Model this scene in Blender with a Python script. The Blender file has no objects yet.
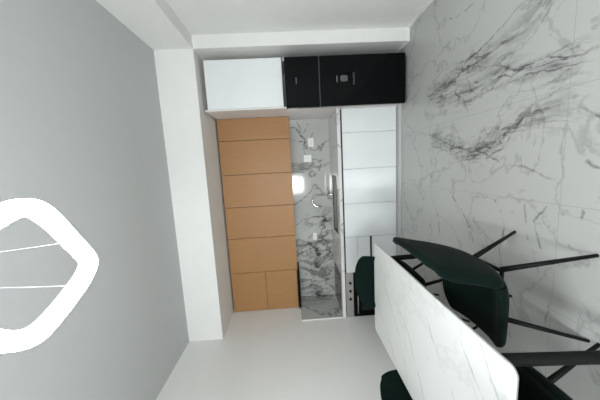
import bpy, bmesh, math, random
from mathutils import Vector, Matrix
S = bpy.context.scene
COL = S.collection
random.seed(4)
H = 1.6

# ---------------------------------------------------------------- tags
def tag(o, label=None, cat=None, group=None, kind=None):
    if label: o['label'] = label
    if cat: o['category'] = cat
    if group: o['group'] = group
    if kind: o['kind'] = kind
    return o

def thing(name, loc, label, cat, group=None, rz=0):
    o = bpy.data.objects.new(name, None)
    o.empty_display_size = .1
    COL.objects.link(o)
    o.location = loc
    o.rotation_euler = (0, 0, rz)
    return tag(o, label, cat, group)

ORIG = {}
def link(name, bm, m, parent=None, smooth=False, bevel=0, seg=2, world=True):
    """one mesh object; coordinates in bm are world coordinates unless world=False"""
    me = bpy.data.meshes.new(name)
    bmesh.ops.recalc_face_normals(bm, faces=bm.faces)
    o = bpy.data.objects.new(name, me)
    if world:
        if parent is not None:
            off = ORIG.get(parent.name, Vector((0, 0, 0)))
            org = Vector(parent.location) + off if parent.type == 'EMPTY' else off
            bmesh.ops.translate(bm, verts=bm.verts, vec=-org)
            ORIG_o = org
        else:
            bb = [v.co for v in bm.verts]
            c = Vector((sum(v.x for v in bb)/len(bb), sum(v.y for v in bb)/len(bb), min(v.z for v in bb)))
            bmesh.ops.translate(bm, verts=bm.verts, vec=-c)
            o.location = c
            ORIG_o = c
    bm.to_mesh(me); bm.free()
    COL.objects.link(o)
    if world: ORIG[o.name] = ORIG_o
    if parent is not None: o.parent = parent
    me.materials.append(m)
    if smooth:
        for p in me.polygons: p.use_smooth = True
    if bevel:
        b = o.modifiers.new('bevel', 'BEVEL'); b.width = bevel; b.segments = seg; b.limit_method = 'ANGLE'
        b.harden_normals = False
    return o

def box(bm, x0, x1, y0, y1, z0, z1):
    vs = [bm.verts.new((x, y, z)) for x in (x0, x1) for y in (y0, y1) for z in (z0, z1)]
    for f in ((0,1,3,2),(4,6,7,5),(0,4,5,1),(2,3,7,6),(0,2,6,4),(1,5,7,3)):
        bm.faces.new([vs[i] for i in f])
    return bm

def B(*boxes):
    bm = bmesh.new()
    for b in boxes: box(bm, *b)
    return bm

def prism(bm, pts, axis, a, b):
    """extrude 2d outline between a and b along axis"""
    def mk(p, t):
        if axis == 'z': return (p[0], p[1], t)
        if axis == 'y': return (p[0], t, p[1])
        return (t, p[0], p[1])
    v0 = [bm.verts.new(mk(p, a)) for p in pts]; v1 = [bm.verts.new(mk(p, b)) for p in pts]
    n = len(pts)
    bm.faces.new(v0); bm.faces.new(list(reversed(v1)))
    for i in range(n): bm.faces.new((v0[i], v0[(i+1) % n], v1[(i+1) % n], v1[i]))
    return bm

def rrect(x0, x1, y0, y1, r, n=6):
    out = []
    for cx, cy, a0 in ((x1-r, y1-r, 0), (x0+r, y1-r, 90), (x0+r, y0+r, 180), (x1-r, y0+r, 270)):
        for i in range(n+1):
            a = math.radians(a0 + 90*i/n); out.append((cx+r*math.cos(a), cy+r*math.sin(a)))
    return out

def tube(bm, pts, rad, n=12, caps=True, sq=None):
    pts = [Vector(p) for p in pts]
    rads = rad if isinstance(rad, (list, tuple)) else [rad]*len(pts)
    rings = []; up = None
    for i, p in enumerate(pts):
        d = (pts[min(i+1, len(pts)-1)] - pts[max(i-1, 0)]).normalized()
        if up is None:
            up = Vector((0, 0, 1)) if abs(d.z) < .9 else Vector((1, 0, 0))
        s = d.cross(up).normalized(); up = s.cross(d).normalized()
        rings.append([bm.verts.new(p + rads[i]*(math.cos(t)*s + math.sin(t)*up)) for t in [2*math.pi*(k+.5)/n for k in range(n)]])
    for a, b in zip(rings, rings[1:]):
        for k in range(n): bm.faces.new((a[k], a[(k+1) % n], b[(k+1) % n], b[k]))
    if caps:
        bm.faces.new(list(reversed(rings[0]))); bm.faces.new(rings[-1])
    return bm

# ---------------------------------------------------------------- materials
def new_mat(name):
    m = bpy.data.materials.new(name); m.use_nodes = True
    nt = m.node_tree; b = nt.nodes['Principled BSDF']
    return m, nt, b

def mat(name, col, rough=.5, metal=0, spec=.5, sheen=0, noise=0, nscale=8, coat=0, bump=0, bscale=200):
    m, nt, b = new_mat(name)
    b.inputs['Roughness'].default_value = rough; b.inputs['Metallic'].default_value = metal
    b.inputs['Specular IOR Level'].default_value = spec
    b.inputs['Coat Weight'].default_value = coat
    b.inputs['Coat Roughness'].default_value = .04
    if sheen:
        b.inputs['Sheen Weight'].default_value = sheen; b.inputs['Sheen Roughness'].default_value = .4
    tc = nt.nodes.new('ShaderNodeTexCoord')
    n = nt.nodes.new('ShaderNodeTexNoise'); n.inputs['Scale'].default_value = nscale; n.inputs['Detail'].default_value = 4
    nt.links.new(tc.outputs['Object'], n.inputs['Vector'])
    mx = nt.nodes.new('ShaderNodeMix'); mx.data_type = 'RGBA'
    k = noise if noise else .02
    mx.inputs[6].default_value = (*[c*(1-k) for c in col], 1); mx.inputs[7].default_value = (*[min(1, c*(1+k)) for c in col], 1)
    nt.links.new(n.outputs['Fac'], mx.inputs[0]); nt.links.new(mx.outputs[2], b.inputs['Base Color'])
    if bump:
        n2 = nt.nodes.new('ShaderNodeTexNoise'); n2.inputs['Scale'].default_value = bscale
        nt.links.new(tc.outputs['Object'], n2.inputs['Vector'])
        bp = nt.nodes.new('ShaderNodeBump'); bp.inputs['Strength'].default_value = bump; bp.inputs['Distance'].default_value = .002
        nt.links.new(n2.outputs['Fac'], bp.inputs['Height']); nt.links.new(bp.outputs['Normal'], b.inputs['Normal'])
    return m

def M(nt, op, a, b=None, c=None, clamp=False):
    n = nt.nodes.new('ShaderNodeMath'); n.operation = op; n.use_clamp = clamp
    for i, v in enumerate((a, b, c)):
        if v is None: continue
        if isinstance(v, (int, float)): n.inputs[i].default_value = v
        else: nt.links.new(v, n.inputs[i])
    return n.outputs[0]

def VM(nt, op, a, b=None):
    n = nt.nodes.new('ShaderNodeVectorMath'); n.operation = op
    for i, v in enumerate((a, b)):
        if v is None: continue
        if isinstance(v, (tuple, Vector)): n.inputs[i].default_value = v
        else: nt.links.new(v, n.inputs[i])
    return n

def seg_dist(nt, p, a, b):
    a = Vector(a); b = Vector(b); d = b-a; L2 = d.length_squared
    q = VM(nt, 'SUBTRACT', p, tuple(a)).outputs[0]
    t = VM(nt, 'DOT_PRODUCT', q, tuple(d/L2)).outputs['Value']
    t = M(nt, 'MULTIPLY', t, 1.0, clamp=True)
    s = nt.nodes.new('ShaderNodeVectorMath'); s.operation = 'SCALE'; s.inputs[0].default_value = tuple(d); nt.links.new(t, s.inputs['Scale'])
    return VM(nt, 'DISTANCE', q, s.outputs[0]).outputs['Value']

def lines_dist(nt, p, polys):
    cur = None
    for pl in polys:
        for a, b in zip(pl, pl[1:]):
            dd = seg_dist(nt, p, a, b)
            cur = dd if cur is None else M(nt, 'MINIMUM', cur, dd)
    return cur

def noise(nt, vec, scale, detail=4, rough=.5, dist=0):
    n = nt.nodes.new('ShaderNodeTexNoise'); n.inputs['Scale'].default_value = scale; n.inputs['Detail'].default_value = detail
    n.inputs['Roughness'].default_value = rough; n.inputs['Distortion'].default_value = dist
    nt.links.new(vec, n.inputs['Vector']); return n

def falloff(nt, d, w):   # 1 on the line, 0 at w
    return M(nt, 'SUBTRACT', 1.0, M(nt, 'DIVIDE', d, w), clamp=True)

def ridge(nt, vec, scale, width, detail=6, dist=.6):
    n = noise(nt, vec, scale, detail, .55, dist)
    d = M(nt, 'ABSOLUTE', M(nt, 'SUBTRACT', n.outputs['Fac'], .5))
    return falloff(nt, d, width)

def marble(name, base, dark, broad=(), thin=(), warp=.06, wb=.05, wt=.008, ridge_amt=.25, ridge_scale=1.5, ridge_w=.02,
           rough=.25, joints=None, stretch=(1, 1, 1), cloud=.0, broad_amt=.55, thin_amt=.8, rot=0, mask=None, coat=0):
    m, nt, b = new_mat(name)
    b.inputs['Roughness'].default_value = rough; b.inputs['Coat Weight'].default_value = coat
    g = nt.nodes.new('ShaderNodeNewGeometry'); P = g.outputs['Position']
    nz = noise(nt, P, 2.6, 5, .6); off = VM(nt, 'SUBTRACT', nz.outputs['Color'], (.5, .5, .5)).outputs[0]
    sc = nt.nodes.new('ShaderNodeVectorMath'); sc.operation = 'SCALE'; nt.links.new(off, sc.inputs[0]); sc.inputs['Scale'].default_value = warp*2
    nz2 = noise(nt, P, 16, 4, .6); off2 = VM(nt, 'SUBTRACT', nz2.outputs['Color'], (.5, .5, .5)).outputs[0]
    sc2 = nt.nodes.new('ShaderNodeVectorMath'); sc2.operation = 'SCALE'; nt.links.new(off2, sc2.inputs[0]); sc2.inputs['Scale'].default_value = warp*.55
    Q = VM(nt, 'ADD', VM(nt, 'ADD', P, sc.outputs[0]).outputs[0], sc2.outputs[0]).outputs[0]
    mp = nt.nodes.new('ShaderNodeMapping'); mp.inputs['Scale'].default_value = stretch; mp.inputs['Rotation'].default_value = (0, 0, rot) if not isinstance(rot, tuple) else rot
    nt.links.new(Q, mp.inputs['Vector'])
    tot = M(nt, 'MULTIPLY', ridge(nt, mp.outputs[0], ridge_scale, ridge_w), ridge_amt)
    if mask is not None:
        dm = seg_dist(nt, P, mask[0], mask[1]); mk = M(nt, 'POWER', falloff(nt, dm, mask[2]), .6)
        r1 = ridge(nt, mp.outputs[0], mask[3], mask[4], 7, 1.2)
        cl = noise(nt, mp.outputs[0], mask[3]*1.3, 5, .6)
        clv = M(nt, 'MULTIPLY', M(nt, 'SUBTRACT', cl.outputs['Fac'], .45), 1.6, clamp=True)
        tot = M(nt, 'ADD', tot, M(nt, 'MULTIPLY', M(nt, 'ADD', M(nt, 'MULTIPLY', r1, .8), clv), mk))
    if broad:
        d = lines_dist(nt, Q, broad); f = falloff(nt, d, wb)
        ms = nt.nodes.new('ShaderNodeMapping'); ms.inputs['Scale'].default_value = (4.5, .9, 1); ms.inputs['Rotation'].default_value = (0, 0, -.25)
        nt.links.new(Q, ms.inputs['Vector'])
        st = noise(nt, ms.outputs[0], 4.5, 8, .68); sv = M(nt, 'MULTIPLY', M(nt, 'SUBTRACT', st.outputs['Fac'], .40), 3.5, clamp=True)
        tot = M(nt, 'ADD', tot, M(nt, 'MULTIPLY', M(nt, 'MULTIPLY', M(nt, 'POWER', f, .5), sv), broad_amt))
        core = falloff(nt, d, wb*.16)
        tot = M(nt, 'ADD', tot, M(nt, 'MULTIPLY', core, .45))
        r2 = ridge(nt, ms.outputs[0], 2.2, .035, 6, .8)
        tot = M(nt, 'ADD', tot, M(nt, 'MULTIPLY', M(nt, 'MULTIPLY', r2, falloff(nt, d, wb*1.8)), .8))
    if thin:
        d = lines_dist(nt, Q, thin); f = falloff(nt, d, wt)
        th = noise(nt, P, 5, 3); tv = M(nt, 'MULTIPLY', th.outputs['Fac'], 1.5*thin_amt)
        tot = M(nt, 'ADD', tot, M(nt, 'MULTIPLY', f, tv))
    if cloud:
        c = noise(nt, P, 1.8, 5, .6); tot = M(nt, 'ADD', tot, M(nt, 'MULTIPLY', M(nt, 'SUBTRACT', c.outputs['Fac'], .4, clamp=True), cloud))
    tot = M(nt, 'MULTIPLY', tot, 1.0, clamp=True)
    mx = nt.nodes.new('ShaderNodeMix'); mx.data_type = 'RGBA'
    mx.inputs[6].default_value = (*base, 1); mx.inputs[7].default_value = (*dark, 1)
    nt.links.new(tot, mx.inputs[0]); colr = mx.outputs[2]
    if joints:
        sep = nt.nodes.new('ShaderNodeSeparateXYZ'); nt.links.new(P, sep.inputs[0])
        xs, y0, sy, w = joints
        t = M(nt, 'FRACT', M(nt, 'DIVIDE', M(nt, 'SUBTRACT', sep.outputs[1], y0 - sy*20.5), sy))
        jd = M(nt, 'MULTIPLY', M(nt, 'ABSOLUTE', M(nt, 'SUBTRACT', t, .5)), sy)
        for xi in xs: jd = M(nt, 'MINIMUM', jd, M(nt, 'ABSOLUTE', M(nt, 'SUBTRACT', sep.outputs[0], xi)))
        j = M(nt, 'LESS_THAN', jd, w)
        mj = nt.nodes.new('ShaderNodeMix'); mj.data_type = 'RGBA'
        nt.links.new(M(nt, 'MULTIPLY', j, .45), mj.inputs[0]); nt.links.new(colr, mj.inputs[6]); mj.inputs[7].default_value = (.28, .28, .27, 1)
        colr = mj.outputs[2]
    nt.links.new(colr, b.inputs['Base Color'])
    return m

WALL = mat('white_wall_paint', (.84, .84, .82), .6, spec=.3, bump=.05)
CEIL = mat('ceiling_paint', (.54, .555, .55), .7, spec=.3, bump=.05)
TRIM = mat('white_trim', (.88, .88, .87), .4)
GLOSSW = mat('white_gloss_lacquer', (.82, .86, .86), .12, coat=.6)
CARC = mat('white_carcass', (.78, .76, .75), .4)
DARKGAP = mat('dark_recess', (.02, .02, .02), .6)
PLINTH = mat('plinth_grey', (.55, .54, .55), .5)
BLACKG = mat('black_gloss_panel', (.002, .0025, .003), .10, spec=.12)
BLACKM = mat('black_plastic', (.006, .006, .007), .45, spec=.2)
GREYM = mat('grey_plastic', (.06, .06, .063), .35)
DGREY = mat('dark_grey_plastic', (.03, .03, .032), .35)
STEEL = mat('brushed_steel', (.50, .49, .47), .34, metal=.85)
SINKST = mat('sink_steel', (.42, .42, .40), .35, metal=.8)
CHROME = mat('chrome', (.8, .8, .8), .08, metal=1)
LEGM = mat('black_metal', (.006, .006, .006), .5, spec=.15)
TLEG = mat('table_leg_black', (.008, .009, .009), .6, spec=.12)
GREEN = mat('green_velvet', (.0022, .0085, .0064), .8, spec=.08, sheen=.05, noise=.25, nscale=14, bump=.2, bscale=300)
SOCK = mat('socket_white', (.86, .87, .86), .35)
GLASSK = mat('cooktop_black_glass', (.03, .031, .031), .16, spec=.5)

def wood_mat():
    m, nt, b = new_mat('honey_wood')
    tc = nt.nodes.new('ShaderNodeNewGeometry'); mp = nt.nodes.new('ShaderNodeMapping'); mp.inputs['Scale'].default_value = (26, 1, 1.2)
    nt.links.new(tc.outputs['Position'], mp.inputs['Vector'])
    n = noise(nt, mp.outputs[0], 3, 6, .6, .3); n2 = noise(nt, mp.outputs[0], 12, 3, .6)
    f = M(nt, 'ADD', M(nt, 'MULTIPLY', n.outputs['Fac'], .6), M(nt, 'MULTIPLY', n2.outputs['Fac'], .4))
    cr = nt.nodes.new('ShaderNodeValToRGB'); nt.links.new(f, cr.inputs[0])
    cr.color_ramp.elements[0].position = .3; cr.color_ramp.elements[0].color = (.37, .192, .078, 1)
    cr.color_ramp.elements[1].position = .7; cr.color_ramp.elements[1].color = (.45, .246, .108, 1)
    nt.links.new(cr.outputs[0], b.inputs['Base Color']); b.inputs['Roughness'].default_value = .42; b.inputs['Specular IOR Level'].default_value = .3
    return m
WOOD = wood_mat()
WOODE = mat('wood_edge', (.16, .08, .035), .6)

def F(*pts): return [(x, y, 0) for x, y in pts]
exec_floor_broad = [F((.71,2.80),(.77,2.20),(.83,1.75),(.93,1.60),(1.05,1.45)), F((.60,2.62),(.56,2.2),(.62,1.85),(.52,1.60),(.50,1.45)),
                    F((.22,2.70),(.10,2.35),(.03,2.15),(.12,1.90),(.25,1.68),(.27,1.46))]
exec_floor_thin = [F((.62,2.15),(.55,1.80),(.60,1.62),(.53,1.45)), F((1.02,2.85),(1.12,2.45)), F((1.3,2.5),(1.25,2.2),(1.35,1.9)),
    F((.82,2.3),(.92,1.95),(1.02,1.7)), F((.05,2.12),(-.05,1.85),(-.10,1.62),(-.16,1.45)), F((.25,1.7),(.05,1.85),(-.02,2.0)),
    F((.45,2.80),(.2,2.82),(-.02,2.80),(-.2,2.78)), F((-.02,2.8),(-.2,2.95),(-.33,3.05)), F((1.0,1.4),(.6,1.2),(.55,1.0)),
    F((.25,1.36),(.10,1.15),(.2,1.0)), F((-.32,2.7),(-.6,2.65),(-.8,2.6)), F((-.33,2.45),(-.55,2.2),(-.75,2.1)),
    F((-.34,1.88),(-.55,1.80),(-.8,1.84)), F((-.35,1.65),(-.6,1.6),(-.95,1.42),(-1.2,1.45)), F((-.33,1.3),(-.5,1.32),(-.62,1.22)),
    F((-.33,1.5),(-.45,1.58),(-.6,1.52)), F((-.05,1.3),(-.15,1.2),(-.28,1.25)),F((-.35,3.0),(-.42,2.9),(-.5,3.0))]
FLOOR = marble('floor_marble_tile', (.51, .52, .50), (.11, .11, .105), exec_floor_broad, exec_floor_thin, warp=.055, wb=.10, wt=.011,
               ridge_amt=.30, ridge_scale=1.6, ridge_w=.016, rough=.32, joints=((.36, -.31, -.98, -1.65), 1.415, 1.35, .0022), cloud=.12, broad_amt=.75, thin_amt=1.0)
TABLE = marble('table_marble', (.80, .82, .80), (.38, .40, .39), (), [[(-1.2,2.0,.75),(-1.35,1.75,.75),(-1.7,1.5,.75)], [(-1.45,2.5,.75),(-1.62,2.2,.75),(-1.8,2.0,.75)],
               [(-.95,1.75,.75),(-1.05,1.5,.75),(-1.3,1.25,.75),(-1.7,1.0,.75)], [(-.88,1.25,.75),(-1.05,1.1,.75),(-1.25,.9,.75)], [(-1.0,2.4,.75),(-1.15,2.25,.75),(-1.5,1.9,.75),(-1.8,1.75,.75)],
               [(-.87,1.05,.75),(-1.0,.98,.75),(-1.15,.87,.75)]],
               warp=.05, wt=.010, ridge_amt=.15, ridge_scale=1.3, ridge_w=.02, rough=.3, thin_amt=.9)
SPLASH = marble('splash_marble', (.52, .53, .505), (.03, .03, .028), (), [[(.75,4.33,1.42),(.35,4.33,1.30),(.55,4.33,1.18),(.2,4.33,1.05)], [(.42,4.33,1.50),(.40,4.33,1.2),(.3,4.33,1.0)],
                [(.0,4.33,1.05),(-.3,4.33,1.2),(-.55,4.33,1.40)], [(.8,4.33,1.2),(.5,4.33,1.35),(.1,4.33,1.3)]],
                warp=.09, wt=.012, ridge_amt=.6, ridge_scale=1.7, ridge_w=.022, rough=.09, thin_amt=.9, stretch=(1, 1, .6), rot=(0, .6, 0),
                mask=((-1.15, 4.33, 1.05), (-2.1, 4.33, 1.30), .45, 3.2, .06), cloud=.25, coat=.1)
COUNTER = marble('counter_marble', (.74, .73, .73), (.13, .13, .13), (), (), warp=.06, ridge_amt=.6, ridge_scale=1.5, ridge_w=.012, rough=.15, cloud=.1)

# ---------------------------------------------------------------- setting
XL, XR, YB, YF, ZC = -2.38, 1.65, 4.34, -2.6, 3.165
def struct(name, bm, m, parent=None, **k):
    o = link(name, bm, m, parent, **k)
    if parent is None: o['kind'] = 'structure'
    return o
T = .12
struct('floor', B((XL-T, XR+T, YF-T, YB+T, -.1, 0)), FLOOR)
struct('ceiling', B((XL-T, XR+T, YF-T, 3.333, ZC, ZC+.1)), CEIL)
struct('wall_left', B((XL-T, XL, YF-T, YB+T, 0, ZC)), WALL)
struct('wall_right', B((XR, XR+T, YF-T, YB+T, 0, ZC)), WALL)
struct('wall_back', B((XL, XR, YB, YB+T, 0, 2.69)), WALL)
# front wall, behind the camera, with the window opening that lights the room
wx0, wx1, wz0, wz1 = -1.20, -.42, 1.0, 2.35
struct('wall_front', B((XL, wx0, YF-T, YF, 0, ZC), (wx1, XR, YF-T, YF, 0, ZC), (wx0, wx1, YF-T, YF, 0, wz0), (wx0, wx1, YF-T, YF, wz1, ZC)), WALL)
w = struct('window_1', B((wx0, wx1, YF-.09, YF-.04, wz0, wz0+.05), (wx0, wx1, YF-.09, YF-.04, wz1-.05, wz1), (wx0, wx0+.05, YF-.09, YF-.04, wz0+.05, wz1-.05),
           (wx1-.05, wx1, YF-.09, YF-.04, wz0+.05, wz1-.05), (wx0+.36, wx0+.40, YF-.09, YF-.04, wz0+.05, wz1-.05)), TRIM)
# beam across the kitchen opening, lowered kitchen ceiling, boxed soffit and pier on the right
struct('trim_1', B((XL, XR, 3.333, YB+T, 2.69, ZC+.1)), WALL)
struct('trim_2', B((1.496, XR, YF, 3.333, 2.692, ZC)), WALL)
struct('trim_3', B((1.496, XR, 3.333, YB, 0, 2.69)), WALL)
struct('baseboard_right', B((XR-.012, XR, YF, 3.333, 0, .03), (1.484, XR-.012, 3.321, 3.333, 0, .03), (1.484, 1.496, 3.333, YB, 0, .03)), TRIM)

# ---------------------------------------------------------------- fridge
fx0, fx1, fy = .752, 1.372, 3.355
fr = thing('fridge', (1.07, 3.7, 0), 'tall glossy black two-door fridge with a water dispenser, between white side panel and wall', 'fridge')
link('cabinet_body', B((.80, 1.365, fy+.085, 4.12, .03, 1.585)), BLACKM, fr, bevel=.006)
fd = link('freezer_door', prism(bmesh.new(), rrect(fx0, fx1, fy, fy+.08, .015), 'z', 1.158, 1.59), BLACKG, fr, bevel=.004)
link('handle_recess', B((1.040, 1.120, fy-.003, fy+.004, 1.440, 1.458)), GREYM, fd, bevel=.001)
md = link('main_door', prism(bmesh.new(), rrect(fx0, fx1, fy, fy+.08, .015), 'z', .035, 1.143), BLACKG, fr, bevel=.004)
link('door_gap_strip', B((fx0+.01, fx1-.01, fy+.02, fy+.084, 1.143, 1.158)), GREYM, fr)
link('door_edge_trim', B((fx0-.006, fx0-.001, fy+.03, fy+.075, .06, 1.13)), STEEL, md)
dp = link('water_dispenser', B((.985, 1.165, fy-.006, fy+.002, .70, .716), (.985, 1.165, fy-.006, fy+.002, .890, .955), (.985, 1.0, fy-.006, fy+.002, .716, .89), (1.150, 1.165, fy-.006, fy+.002, .716, .89)), BLACKG, md, bevel=.002)
link('dispenser_lever', prism(bmesh.new(), rrect(1.045, 1.120, .79, .885, .02), 'y', fy-.012, fy+.001), mat('dispenser_grey', (.09,.09,.093), .4), dp, bevel=.002)
link('display', B((1.040, 1.115, fy-.009, fy-.005, .925, .932)), mat('display_pale', (.35,.35,.36), .3), dp)
link('drip_tray', B((1.0, 1.15, fy-.014, fy+.001, .700, .725)), DGREY, dp, bevel=.002)
for x in (.80, 1.33):
    f = link('foot', tube(bmesh.new(), [(x, fy+.11, 0), (x, fy+.11, .04)], .018), GREYM, fr)
for z0 in (.012, 1.588):
    link('hinge', B((1.33, 1.378, fy+.015, fy+.07, z0, z0+.022)), STEEL, fr, bevel=.003)

# ---------------------------------------------------------------- cabinets
oc = thing('over_fridge_cabinet', (1.1, 3.9, 1.625), 'white gloss wall cabinet above the black fridge', 'cabinet')
link('cabinet_body', B((.795, 1.41, 3.485, YB-.02, 1.625, 2.63)), CARC, oc)
tag(link('kitchen_end_board', B((.774, .793, 3.46, YB-.015, .0, 2.66)), CARC, bevel=.001), 'narrow tall white end board between the black fridge and the white base cabinets', 'panel')
link('door', B((.797, 1.408, 3.463, 3.484, 1.627, 2.617)), GLOSSW, oc, bevel=.002)
link('filler_strip', B((.795, 1.494, 3.72, 3.74, 2.632, 2.687)), CARC, oc)

wx = [.772, .441, -.082, -.600, -1.113, -1.700, -2.378]
descr = ['honey wood wall cabinet nearest the fridge, narrowest of the row', 'honey wood wall cabinet second from the fridge', 'honey wood wall cabinet in the middle of the row, above the sink tap',
         'honey wood wall cabinet fourth from the fridge', 'honey wood wall cabinet just right of the one over the black hood', 'honey wood corner wall cabinet with two stacked doors above the black hood']
for i in range(6):
    a, b = wx[i+1], wx[i]
    t = thing('wall_cabinet', ((a+b)/2, 4.15, 1.565), descr[i], 'cabinet', 'wooden wall cabinets')
    link('cabinet_body', B((a+.001, b-.001, 4.012, YB, 1.572, 2.665)), WOOD if 0 else WOODE, t)
    g = .0035
    if i < 5:
        link('door', B((a+g, b-g, 3.99, 4.01, 1.565, 2.665)), WOOD, t, bevel=.0012)
    else:
        link('door', B((a+g, b-g, 3.99, 4.01, 2.104, 2.665)), WOOD, t, bevel=.0012)
        link('door', B((a+g, b-g, 3.99, 4.01, 1.582, 2.098)), WOOD, t, bevel=.0012)
hd = thing('range_hood', (-2.04, 4.1, 1.52), 'slim black extractor hood under the last wooden cabinet', 'range hood')
link('canopy', B((-2.374, -1.703, 3.955, YB-.01, 1.535, 1.568)), BLACKM, hd, bevel=.003)
link('control_strip', B((-2.37, -1.707, 3.945, 3.9545, 1.537, 1.566)), BLACKG, hd, bevel=.002)
link('filter', B((-2.30, -1.78, 4.02, 4.28, 1.529, 1.536)), GREYM, hd)

# base cabinets
YD = 3.62
bx = [.772, .436, -.077, -.586, -1.093, -1.653, -2.378]
bdes = ['narrow white gloss base cabinet beside the fridge panel', 'white gloss base cabinet second from the fridge', 'white gloss base cabinet under the sink tap',
        'white gloss base cabinet between the sink one and the drawers', 'white gloss drawer unit right of the oven, partly behind the marble table']
for i in range(5):
    a, b = bx[i+1], bx[i]
    t = thing('base_cabinet', ((a+b)/2, 3.95, .045), bdes[i], 'cabinet', 'white base cabinets')
    link('cabinet_body', B((a+.001, b-.001, YD+.02, YB-.12, .045, .70 if i < 4 else .82)), CARC, t)
    if i < 4:
        link('rail', B((a+.001, b-.001, YD+.03, YD+.05, .70, .85)), DARKGAP, t)
        link('door', B((a+.002, b-.002, YD, YD+.019, .047, .825)), GLOSSW, t, bevel=.001)
    else:
        link('rail', B((a+.001, b-.001, YD+.008, YD+.0195, .40, .46)), DARKGAP, t); link('rail', B((a+.001, b-.001, YD+.03, YD+.05, .82, .85)), DARKGAP, t)
        for z0, z1 in ((.642, .825), (.452, .638)):
            link('drawer', B((a+.002, b-.002, YD, YD+.0195, z0, z1)), GLOSSW, t, bevel=.001)
        link('door', B((a+.002, b-.002, YD, YD+.0195, .047, .42)), GLOSSW, t, bevel=.001)
tag(link('plinth', B((bx[-1]+.002, bx[0], 3.545, YB-.02, 0, .038)), PLINTH, bevel=.003), 'low grey plinth running under the white base cabinets', 'plinth')

# oven
ov = thing('oven', (-2.015, 3.9, .045), 'built-in oven with steel knob panel and black glass door, left end under the cooktop', 'oven')
link('oven_body', B((-2.374, -1.656, YD+.022, YB-.12, .045, .815)), BLACKM, ov)
pnl = link('control_panel', B((-2.374, -1.656, YD-.004, YD+.021, .722, .838)), STEEL, ov, bevel=.002)
for x in (-1.815, -1.945, -2.075):
    k = bmesh.new(); tube(k, [(x, YD-.032, .772), (x, YD-.004, .772)], [.017, .02], 20)
    kn = link('knob', k, BLACKM, ov, smooth=False, bevel=.002)
dr = link('door', B((-2.374, -1.656, YD-.004, YD+.021, .10, .716)), BLACKG, ov, bevel=.003)
link('window_glass', B((-2.28, -1.75, YD-.006, YD-.003, .20, .60)), mat('oven_glass', (.01,.011,.011), .05), dr)
hb = bmesh.new(); tube(hb, [(-2.30, YD-.045, .665), (-1.75, YD-.045, .665)], .010, 14)
for x in (-2.26, -1.79): tube(hb, [(x, YD-.045, .665), (x, YD-.003, .665)], .006, 10)
link('handle', hb, STEEL, dr, smooth=True)

# worktop with sink cut-out
sx0, sx1, sy0, sy1 = -1.08, -.17, 3.77, 4.17
wt = thing('worktop', (-.8, 3.96, .85), 'white veined marble kitchen worktop with a thick front edge', 'worktop')
link('slab', B((XL+.002, sx0, 3.615, YB-.013, .875, .90), (sx1, .772, 3.615, YB-.013, .875, .90), (sx0, sx1, 3.615, sy0, .875, .90), (sx0, sx1, sy1, YB-.013, .875, .90)), COUNTER, wt)
link('front_edge', B((XL+.002, .772, 3.598, 3.6145, .852, .9)), COUNTER, wt)
sk = thing('sink', ((sx0+sx1)/2, 3.97, .72), 'long undermounted steel sink set in the marble worktop', 'sink')
sb = bmesh.new(); box(sb, sx0, sx1, sy0, sy1, .71, .895)
top = [f for f in sb.faces if all(abs(v.co.z-.895) < 1e-5 for v in f.verts)]
bmesh.ops.delete(sb, geom=top, context='FACES')
bo = link('basin', sb, SINKST, sk); so = bo.modifiers.new('s', 'SOLIDIFY'); so.thickness = .003; so.offset = 1
link('drain', tube(bmesh.new(), [(-.62, 3.97, .7115), (-.62, 3.97, .716)], .045, 24), CHROME, sk)
# tap
fa = thing('kitchen_tap', (-.505, 4.24, .9), 'chrome gooseneck tap standing behind the sink', 'tap')
link('base', tube(bmesh.new(), [(-.505, 4.24, .9), (-.505, 4.24, .91), (-.505, 4.24, .985)], [.028, .024, .022], 20), CHROME, fa, smooth=True)
pts = [(-.505, 4.24, .98), (-.505, 4.235, 1.15)]
for i in range(1, 13):
    a = math.pi*i/12; pts.append((-.60+.095*math.cos(a), 4.235-.03*i/12, 1.15+.09*math.sin(a)))
pts.append((-.697, 4.20, 1.09))
link('spout', tube(bmesh.new(), pts, .012, 14), CHROME, fa, smooth=True)
link('lever', tube(bmesh.new(), [(-.483, 4.238, .95), (-.42, 4.225, .965), (-.37, 4.21, .985)], [.009, .007, .006], 12), CHROME, fa, smooth=True)
# cooktop
ck = thing('cooktop', (-2.02, 3.95, .9), 'black glass cooktop set into the left end of the worktop', 'cooktop')
link('glass_plate', prism(bmesh.new(), rrect(-2.31, -1.70, 3.70, 4.20, .012), 'z', .9005, .907), GLASSK, ck, bevel=.001)
for x, y, r in ((-2.16, 3.83, .075), (-1.86, 3.83, .09), (-2.16, 4.07, .09), (-1.86, 4.07, .075)):
    rb = bmesh.new(); n = 40
    a = [rb.verts.new((x+r*math.cos(2*math.pi*k/n), y+r*math.sin(2*math.pi*k/n), .9075)) for k in range(n)]
    c = [rb.verts.new((x+(r-.004)*math.cos(2*math.pi*k/n), y+(r-.004)*math.sin(2*math.pi*k/n), .9075)) for k in range(n)]
    for k in range(n): rb.faces.new((a[k], a[(k+1) % n], c[(k+1) % n], c[k]))
    ob = link('burner_ring', rb, GREYM, ck)
    s_ = ob.modifiers.new('s', 'SOLIDIFY'); s_.thickness = .0006; s_.offset = 0

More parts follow.
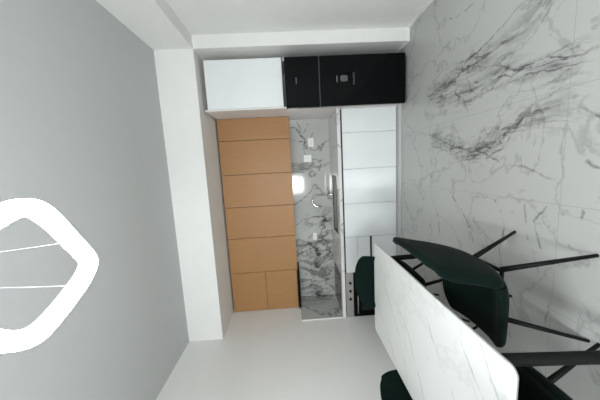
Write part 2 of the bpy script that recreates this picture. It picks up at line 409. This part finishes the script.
# splash slabs
tag(link('backsplash', B((XL+.016, .772, YB-.012, YB-.001, .901, 1.571)), SPLASH), 'glossy grey-veined marble backsplash on the wall behind the worktop', 'backsplash')
ss = thing('side_splash', (XL+.007, 3.96, .901), 'marble side splash with white edge on left wall beside the cooktop', 'backsplash')
link('slab', B((XL+.001, XL+.013, 3.62, YB-.002, .901, 1.545)), SPLASH, ss)
link('edge_trim', B((XL+.001, XL+.015, 3.61, 3.6195, .901, 1.55), (XL+.001, XL+.015, 3.6195, 3.95, 1.5455, 1.551)), TRIM, ss)

# outlets
def outlet(x0, x1, z0, z1, lab, vert=True):
    t = thing('wall_outlet', ((x0+x1)/2, YB-.012, (z0+z1)/2), lab, 'outlet', 'sockets on the backsplash')
    link('cover_plate', B((x0, x1, YB-.021, YB-.0125, z0, z1)), SOCK, t, bevel=.003)
    cx, cz = (x0+x1)/2, (z0+z1)/2
    f = link('socket', prism(bmesh.new(), rrect(cx-.022, cx+.022, cz-.022, cz+.022, .01), 'y', YB-.024, YB-.0205), SOCK, t, bevel=.001)
    hb = bmesh.new()
    for dx in (-.01, 0, .01): tube(hb, [(cx+dx, YB-.0245, cz - (.004 if dx == 0 else 0)), (cx+dx, YB-.0238, cz-(.004 if dx == 0 else 0))], .0025, 8)
    link('pin_holes', hb, DARKGAP, f)
outlet(.315, .465, 1.165, 1.262, 'white wall socket on the backsplash nearest the fridge')
outlet(.068, .185, 1.215, 1.345, 'white wall socket on the backsplash between the fridge one and the tap')
outlet(-1.31, -1.18, 1.185, 1.25, 'white wall socket on the backsplash left of the sink, over the drawers')

# ---------------------------------------------------------------- table
tx0, tx1, ty0, ty1 = -1.84, -.849, .862, 2.548
tb = thing('dining_table', ((tx0+tx1)/2, (ty0+ty1)/2, 0), 'rectangular dining table with white marble top and black legs', 'table')
link('tabletop', prism(bmesh.new(), rrect(tx0, tx1, ty0, ty1, .045, 8), 'z', .7385, .75), TABLE, tb, bevel=.0015)
link('edge_band', prism(bmesh.new(), rrect(tx0+.002, tx1-.002, ty0+.002, ty1-.002, .044, 8), 'z', .731, .7382), mat('table_edge_grey', (.30,.30,.28), .35), tb)
link('underframe', B((tx0+.09, tx0+.12, ty0+.12, ty1-.12, .69, .7308), (tx1-.12, tx1-.09, ty0+.12, ty1-.12, .69, .7308), (tx0+.12, tx1-.12, ty0+.12, ty0+.15, .69, .7308), (tx0+.12, tx1-.12, ty1-.15, ty1-.12, .69, .7308)), TLEG, tb, bevel=.002)
for sx in (0, 1):
    for sy in (0, 1):
        ins = .036 if sy == 0 else .15
        X = tx1-ins if sx else tx0+ins
        Yt = ty0+.095 if sy == 0 else ty1-.095; Yb = ty0+.045 if sy == 0 else ty1-.045
        link('leg', tube(bmesh.new(), [(X, Yb, 0), (X, Yt, .7305)], [.026, .026], 20), TLEG, tb, smooth=False, bevel=.003)

# ---------------------------------------------------------------- chair
PROF = [(.285,.452,.185),(.262,.468,.225),(.17,.472,.248),(.05,.462,.256),(-.05,.456,.260),(-.110,.475,.256),(-.155,.53,.255),(-.188,.61,.262),(-.218,.71,.276),(-.243,.82,.288),(-.262,.900,.272),(-.270,.945,.215)]
def cr(p0, p1, p2, p3, t):
    return tuple(.5*((2*b)+(-a+c)*t+(2*a-5*b+4*c-d)*t*t+(-a+3*b-3*c+d)*t**3) for a, b, c, d in zip(p0, p1, p2, p3))
def prof(v):
    n = len(PROF)-1; s = min(max(v, 0), 1)*n; i = min(int(s), n-1); t = s-i
    g = lambda k: PROF[min(max(k, 0), n)]
    return cr(g(i-1), g(i), g(i+1), g(i+2), t)
def surf(u, v):
    x, z, hw = prof(v)
    k = min(1, max(0, (v-.38)/.22)); k = k*k*(3-2*k)      # 0 seat, 1 back
    a = abs(u)**2.6
    rise = .03 + .09*min(1, max(0, (v-.1)/.35))
    fade = 1 if v < .8 else max(.35, 1-(v-.8)*3)
    return Vector((x + a*k*.075*fade, u*hw, z + a*(1-k)*rise - (a*.03 if v > .9 else 0)))
def shell(v0, v1, thick0, thick1, nu=16, nv=14):
    bm = bmesh.new(); top = []; bot = []
    for j in range(nv+1):
        v = v0+(v1-v0)*j/nv; rt = []; rb = []
        for i in range(nu+1):
            u = -1+2*i/nu; e = .012
            p = surf(u, v)
            du = surf(min(1, u+e), v)-surf(max(-1, u-e), v); dv = surf(u, min(1, v+e))-surf(u, max(0, v-e))
            n = dv.cross(du).normalized()
            if n.z + n.x*.9 < 0: n = -n
            edge = min(1, (1-abs(u))/.14); ev = min(1, min((v-0)/.05 if v0 == 0 else 1, (1-v)/.06 if v1 == 1 else 1)+.25)
            th = (thick0+(thick1-thick0)*j/nv)*(.45+.55*math.sqrt(max(0, 1-(1-edge)**2)))*(.5+.5*ev)
            rt.append(bm.verts.new(p)); rb.append(bm.verts.new(p-n*th))
        top.append(rt); bot.append(rb)
    for g in (top, bot):
        for j in range(nv):
            for i in range(nu): bm.faces.new((g[j][i], g[j][i+1], g[j+1][i+1], g[j+1][i]))
    for j in range(nv):
        for i in (0, nu): bm.faces.new((top[j][i], top[j+1][i], bot[j+1][i], bot[j][i]))
    for i in range(nu):
        for j in (0, nv): bm.faces.new((top[j][i], top[j][i+1], bot[j][i+1], bot[j][i]))
    return bm
def make_chair(loc, rz, lab):
    t = thing('dining_chair', loc, lab, 'chair', 'green chairs round the table', rz)
    for nm, a, b, t0, t1 in (('seat', 0, .455, .055, .055), ('backrest', .457, 1, .052, .034)):
        o = link(nm, shell(a, b, t0, t1), GREEN, t, smooth=True, world=False)
        s = o.modifiers.new('sub', 'SUBSURF'); s.levels = 1; s.render_levels = 2
    fb = bmesh.new()
    box(fb, -.135, .165, -.115, -.095, .388, .402); box(fb, -.135, .165, .095, .115, .388, .402)
    box(fb, -.135, -.115, -.095, .095, .388, .402); box(fb, .145, .165, -.095, .095, .388, .402)
    tube(fb, [(0, 0, .388), (0, 0, .408)], .10, 20)
    link('seat_frame', fb, LEGM, t, world=False, bevel=.002)
    for sx in (-1, 1):
        for sy in (-1, 1):
            b = bmesh.new(); tube(b, [(.25 if sx > 0 else -.245, sy*.245, 0), (.165 if sx > 0 else -.135, sy*.105, .40)], [.0095, .0165], 12)
            link('leg', b, LEGM, t, smooth=True, world=False)
    return t
def dup(t, loc, rz, lab):
    c = t.copy(); COL.objects.link(c); c.location = loc; c.rotation_euler = (0, 0, rz); c['label'] = lab
    for ch in list(t.children):
        d = ch.copy(); COL.objects.link(d); d.parent = c
    return c
PI = math.pi
ch = make_chair((-.795, 1.453, 0), PI, 'dark green velvet chair on the open floor side of the table, whole backrest showing')
dup(ch, (-1.28, 2.36, 0), -PI/2, 'dark green chair at the far end of the table in front of the oven')
dup(ch, (-1.275, .912, 0), PI/2, 'dark green chair at the near end of the table, only seat edge and legs showing')
dup(ch, (-1.72, 1.74, 0), 0, 'dark green chair on white-wall side of the table, only a backrest corner showing')

# ---------------------------------------------------------------- ring lamp
lc = Vector((-.262, .705, 2.35))
lp = thing('ring_lamp', lc, 'glowing white rounded-square ring lamp hanging on thin wires from ceiling', 'lamp')
EM, nt, b = new_mat('lamp_diffuser')
b.inputs['Base Color'].default_value = (.9, .9, .9, 1); b.inputs['Emission Color'].default_value = (.93, .97, 1, 1); b.inputs['Emission Strength'].default_value = 75
OUT = [(-.065,.670),(-.052,.708),(-.049,.748),(-.063,.790),(-.102,.833),(-.169,.877),(-.249,.930),(-.292,.956),(-.332,.955),(-.380,.912),(-.417,.846),(-.449,.781),
       (-.469,.726),(-.467,.682),(-.444,.634),(-.405,.585),(-.345,.535),(-.275,.490),(-.215,.470),(-.165,.488),(-.125,.545),(-.092,.610)]
op = []
for k in range(len(OUT)):
    q = [OUT[(k+d) % len(OUT)] for d in (-1, 0, 1, 2)]
    for t in (0, .25, .5, .75): op.append(Vector(cr(*q, t)))
for it in range(4): op = [(op[k-1]+2*op[k]+op[(k+1) % len(op)])/4 for k in range(len(op))]
def sweep(secs, wdt, hgt):
    rb = bmesh.new(); rings = []; N = len(op); inn = []
    for k in range(N):
        tg = (op[(k+3) % N]-op[k-3]).normalized(); inn.append(op[k]+Vector((-tg.y, tg.x))*wdt)
    for it in range(14): inn = [(inn[k-1]+2*inn[k]+inn[(k+1) % N])/4 for k in range(N)]
    for k in range(N):
        tg = (op[(k+3) % N]-op[k-3]).normalized(); nrm = Vector((-tg.y, tg.x))
        o = op[k]-Vector((lc.x, lc.y)); i_ = inn[k]-Vector((lc.x, lc.y))
        rings.append([rb.verts.new((*o.lerp(i_, s), z*hgt)) for s, z in secs])
    for k in range(N):
        a_, b_ = rings[k], rings[(k+1) % N]; n = len(a_)
        for j in range(n): rb.faces.new((a_[j], a_[(j+1) % n], b_[(j+1) % n], b_[j]))
    return rb
link('diffuser_ring', sweep([(0,.25),(.12,.05),(.3,0),(.7,0),(.88,.05),(1,.25),(1,1),(0,1)], .047, .028), EM, lp, world=False, smooth=True)
link('housing', sweep([(.0,1.02),(1.0,1.02),(1,1.3),(.0,1.3)], .047, .028), TRIM, lp, world=False)
WIRE = mat('wire_steel', (.75, .76, .77), .3, metal=.4)
cz = ZC-lc.z
WP = [((-.218, .875), (-.25, .705)), ((-.372, .865), (-.265, .705)), ((-.29, .505), (-.285, .69)), ((-.10, .62), (-.25, .69))]
for (px, py), (qx, qy) in WP:
    link('wire', tube(bmesh.new(), [(px-lc.x, py-lc.y, .035), (qx-lc.x, qy-lc.y, cz-.03)], .0008, 6), WIRE, lp, world=False)
link('canopy', tube(bmesh.new(), [(0, 0, cz-.035), (0, 0, cz-.0005)], [.055, .06], 32), TRIM, lp, world=False, bevel=.003)

# ---------------------------------------------------------------- light
wd = bpy.data.worlds.new('sky'); S.world = wd; wd.use_nodes = True
wd.node_tree.nodes['Background'].inputs[0].default_value = (.85, .93, 1, 1); wd.node_tree.nodes['Background'].inputs[1].default_value = 1.0
L = bpy.data.lights.new('window_daylight', 'AREA'); L.shape = 'RECTANGLE'; L.size = wx1-wx0-.1; L.size_y = wz1-wz0-.1; L.energy = 95; L.color = (.95, .98, 1)
lo = bpy.data.objects.new('window_daylight', L); COL.objects.link(lo); lo.location = ((wx0+wx1)/2, YF-.16, (wz0+wz1)/2); lo.rotation_euler = (PI/2, 0, 0)

# ---------------------------------------------------------------- camera (photo was taken with the phone on its side)
f, a, b_, c = 250.62, 0.133290791, -0.0347987951, -0.0586081777
Bm = Matrix(((0, 0, -1), (-1, 0, 0), (0, 1, 0)))
Rm = Matrix.Rotation(c, 3, 'Z') @ Matrix.Rotation(b_, 3, 'Y') @ Matrix.Rotation(a, 3, 'X') @ Bm
Rt = Rm.transposed()
r = Rt @ Vector((1, 0, 0)); u = Rt @ Vector((0, -1, 0)); k = Rt @ Vector((0, 0, -1))
cd = bpy.data.cameras.new('camera'); cam = bpy.data.objects.new('camera', cd); COL.objects.link(cam)
cam.matrix_world = Matrix(((r.x, u.x, k.x, 0), (r.y, u.y, k.y, 0), (r.z, u.z, k.z, H), (0, 0, 0, 1)))
cd.sensor_width = 36; cd.lens = f*36/600; cd.clip_start = .02
S.camera = cam
S.view_settings.view_transform = 'Standard'; S.view_settings.look = 'None'; S.view_settings.gamma = 1; S.view_settings.exposure = .60
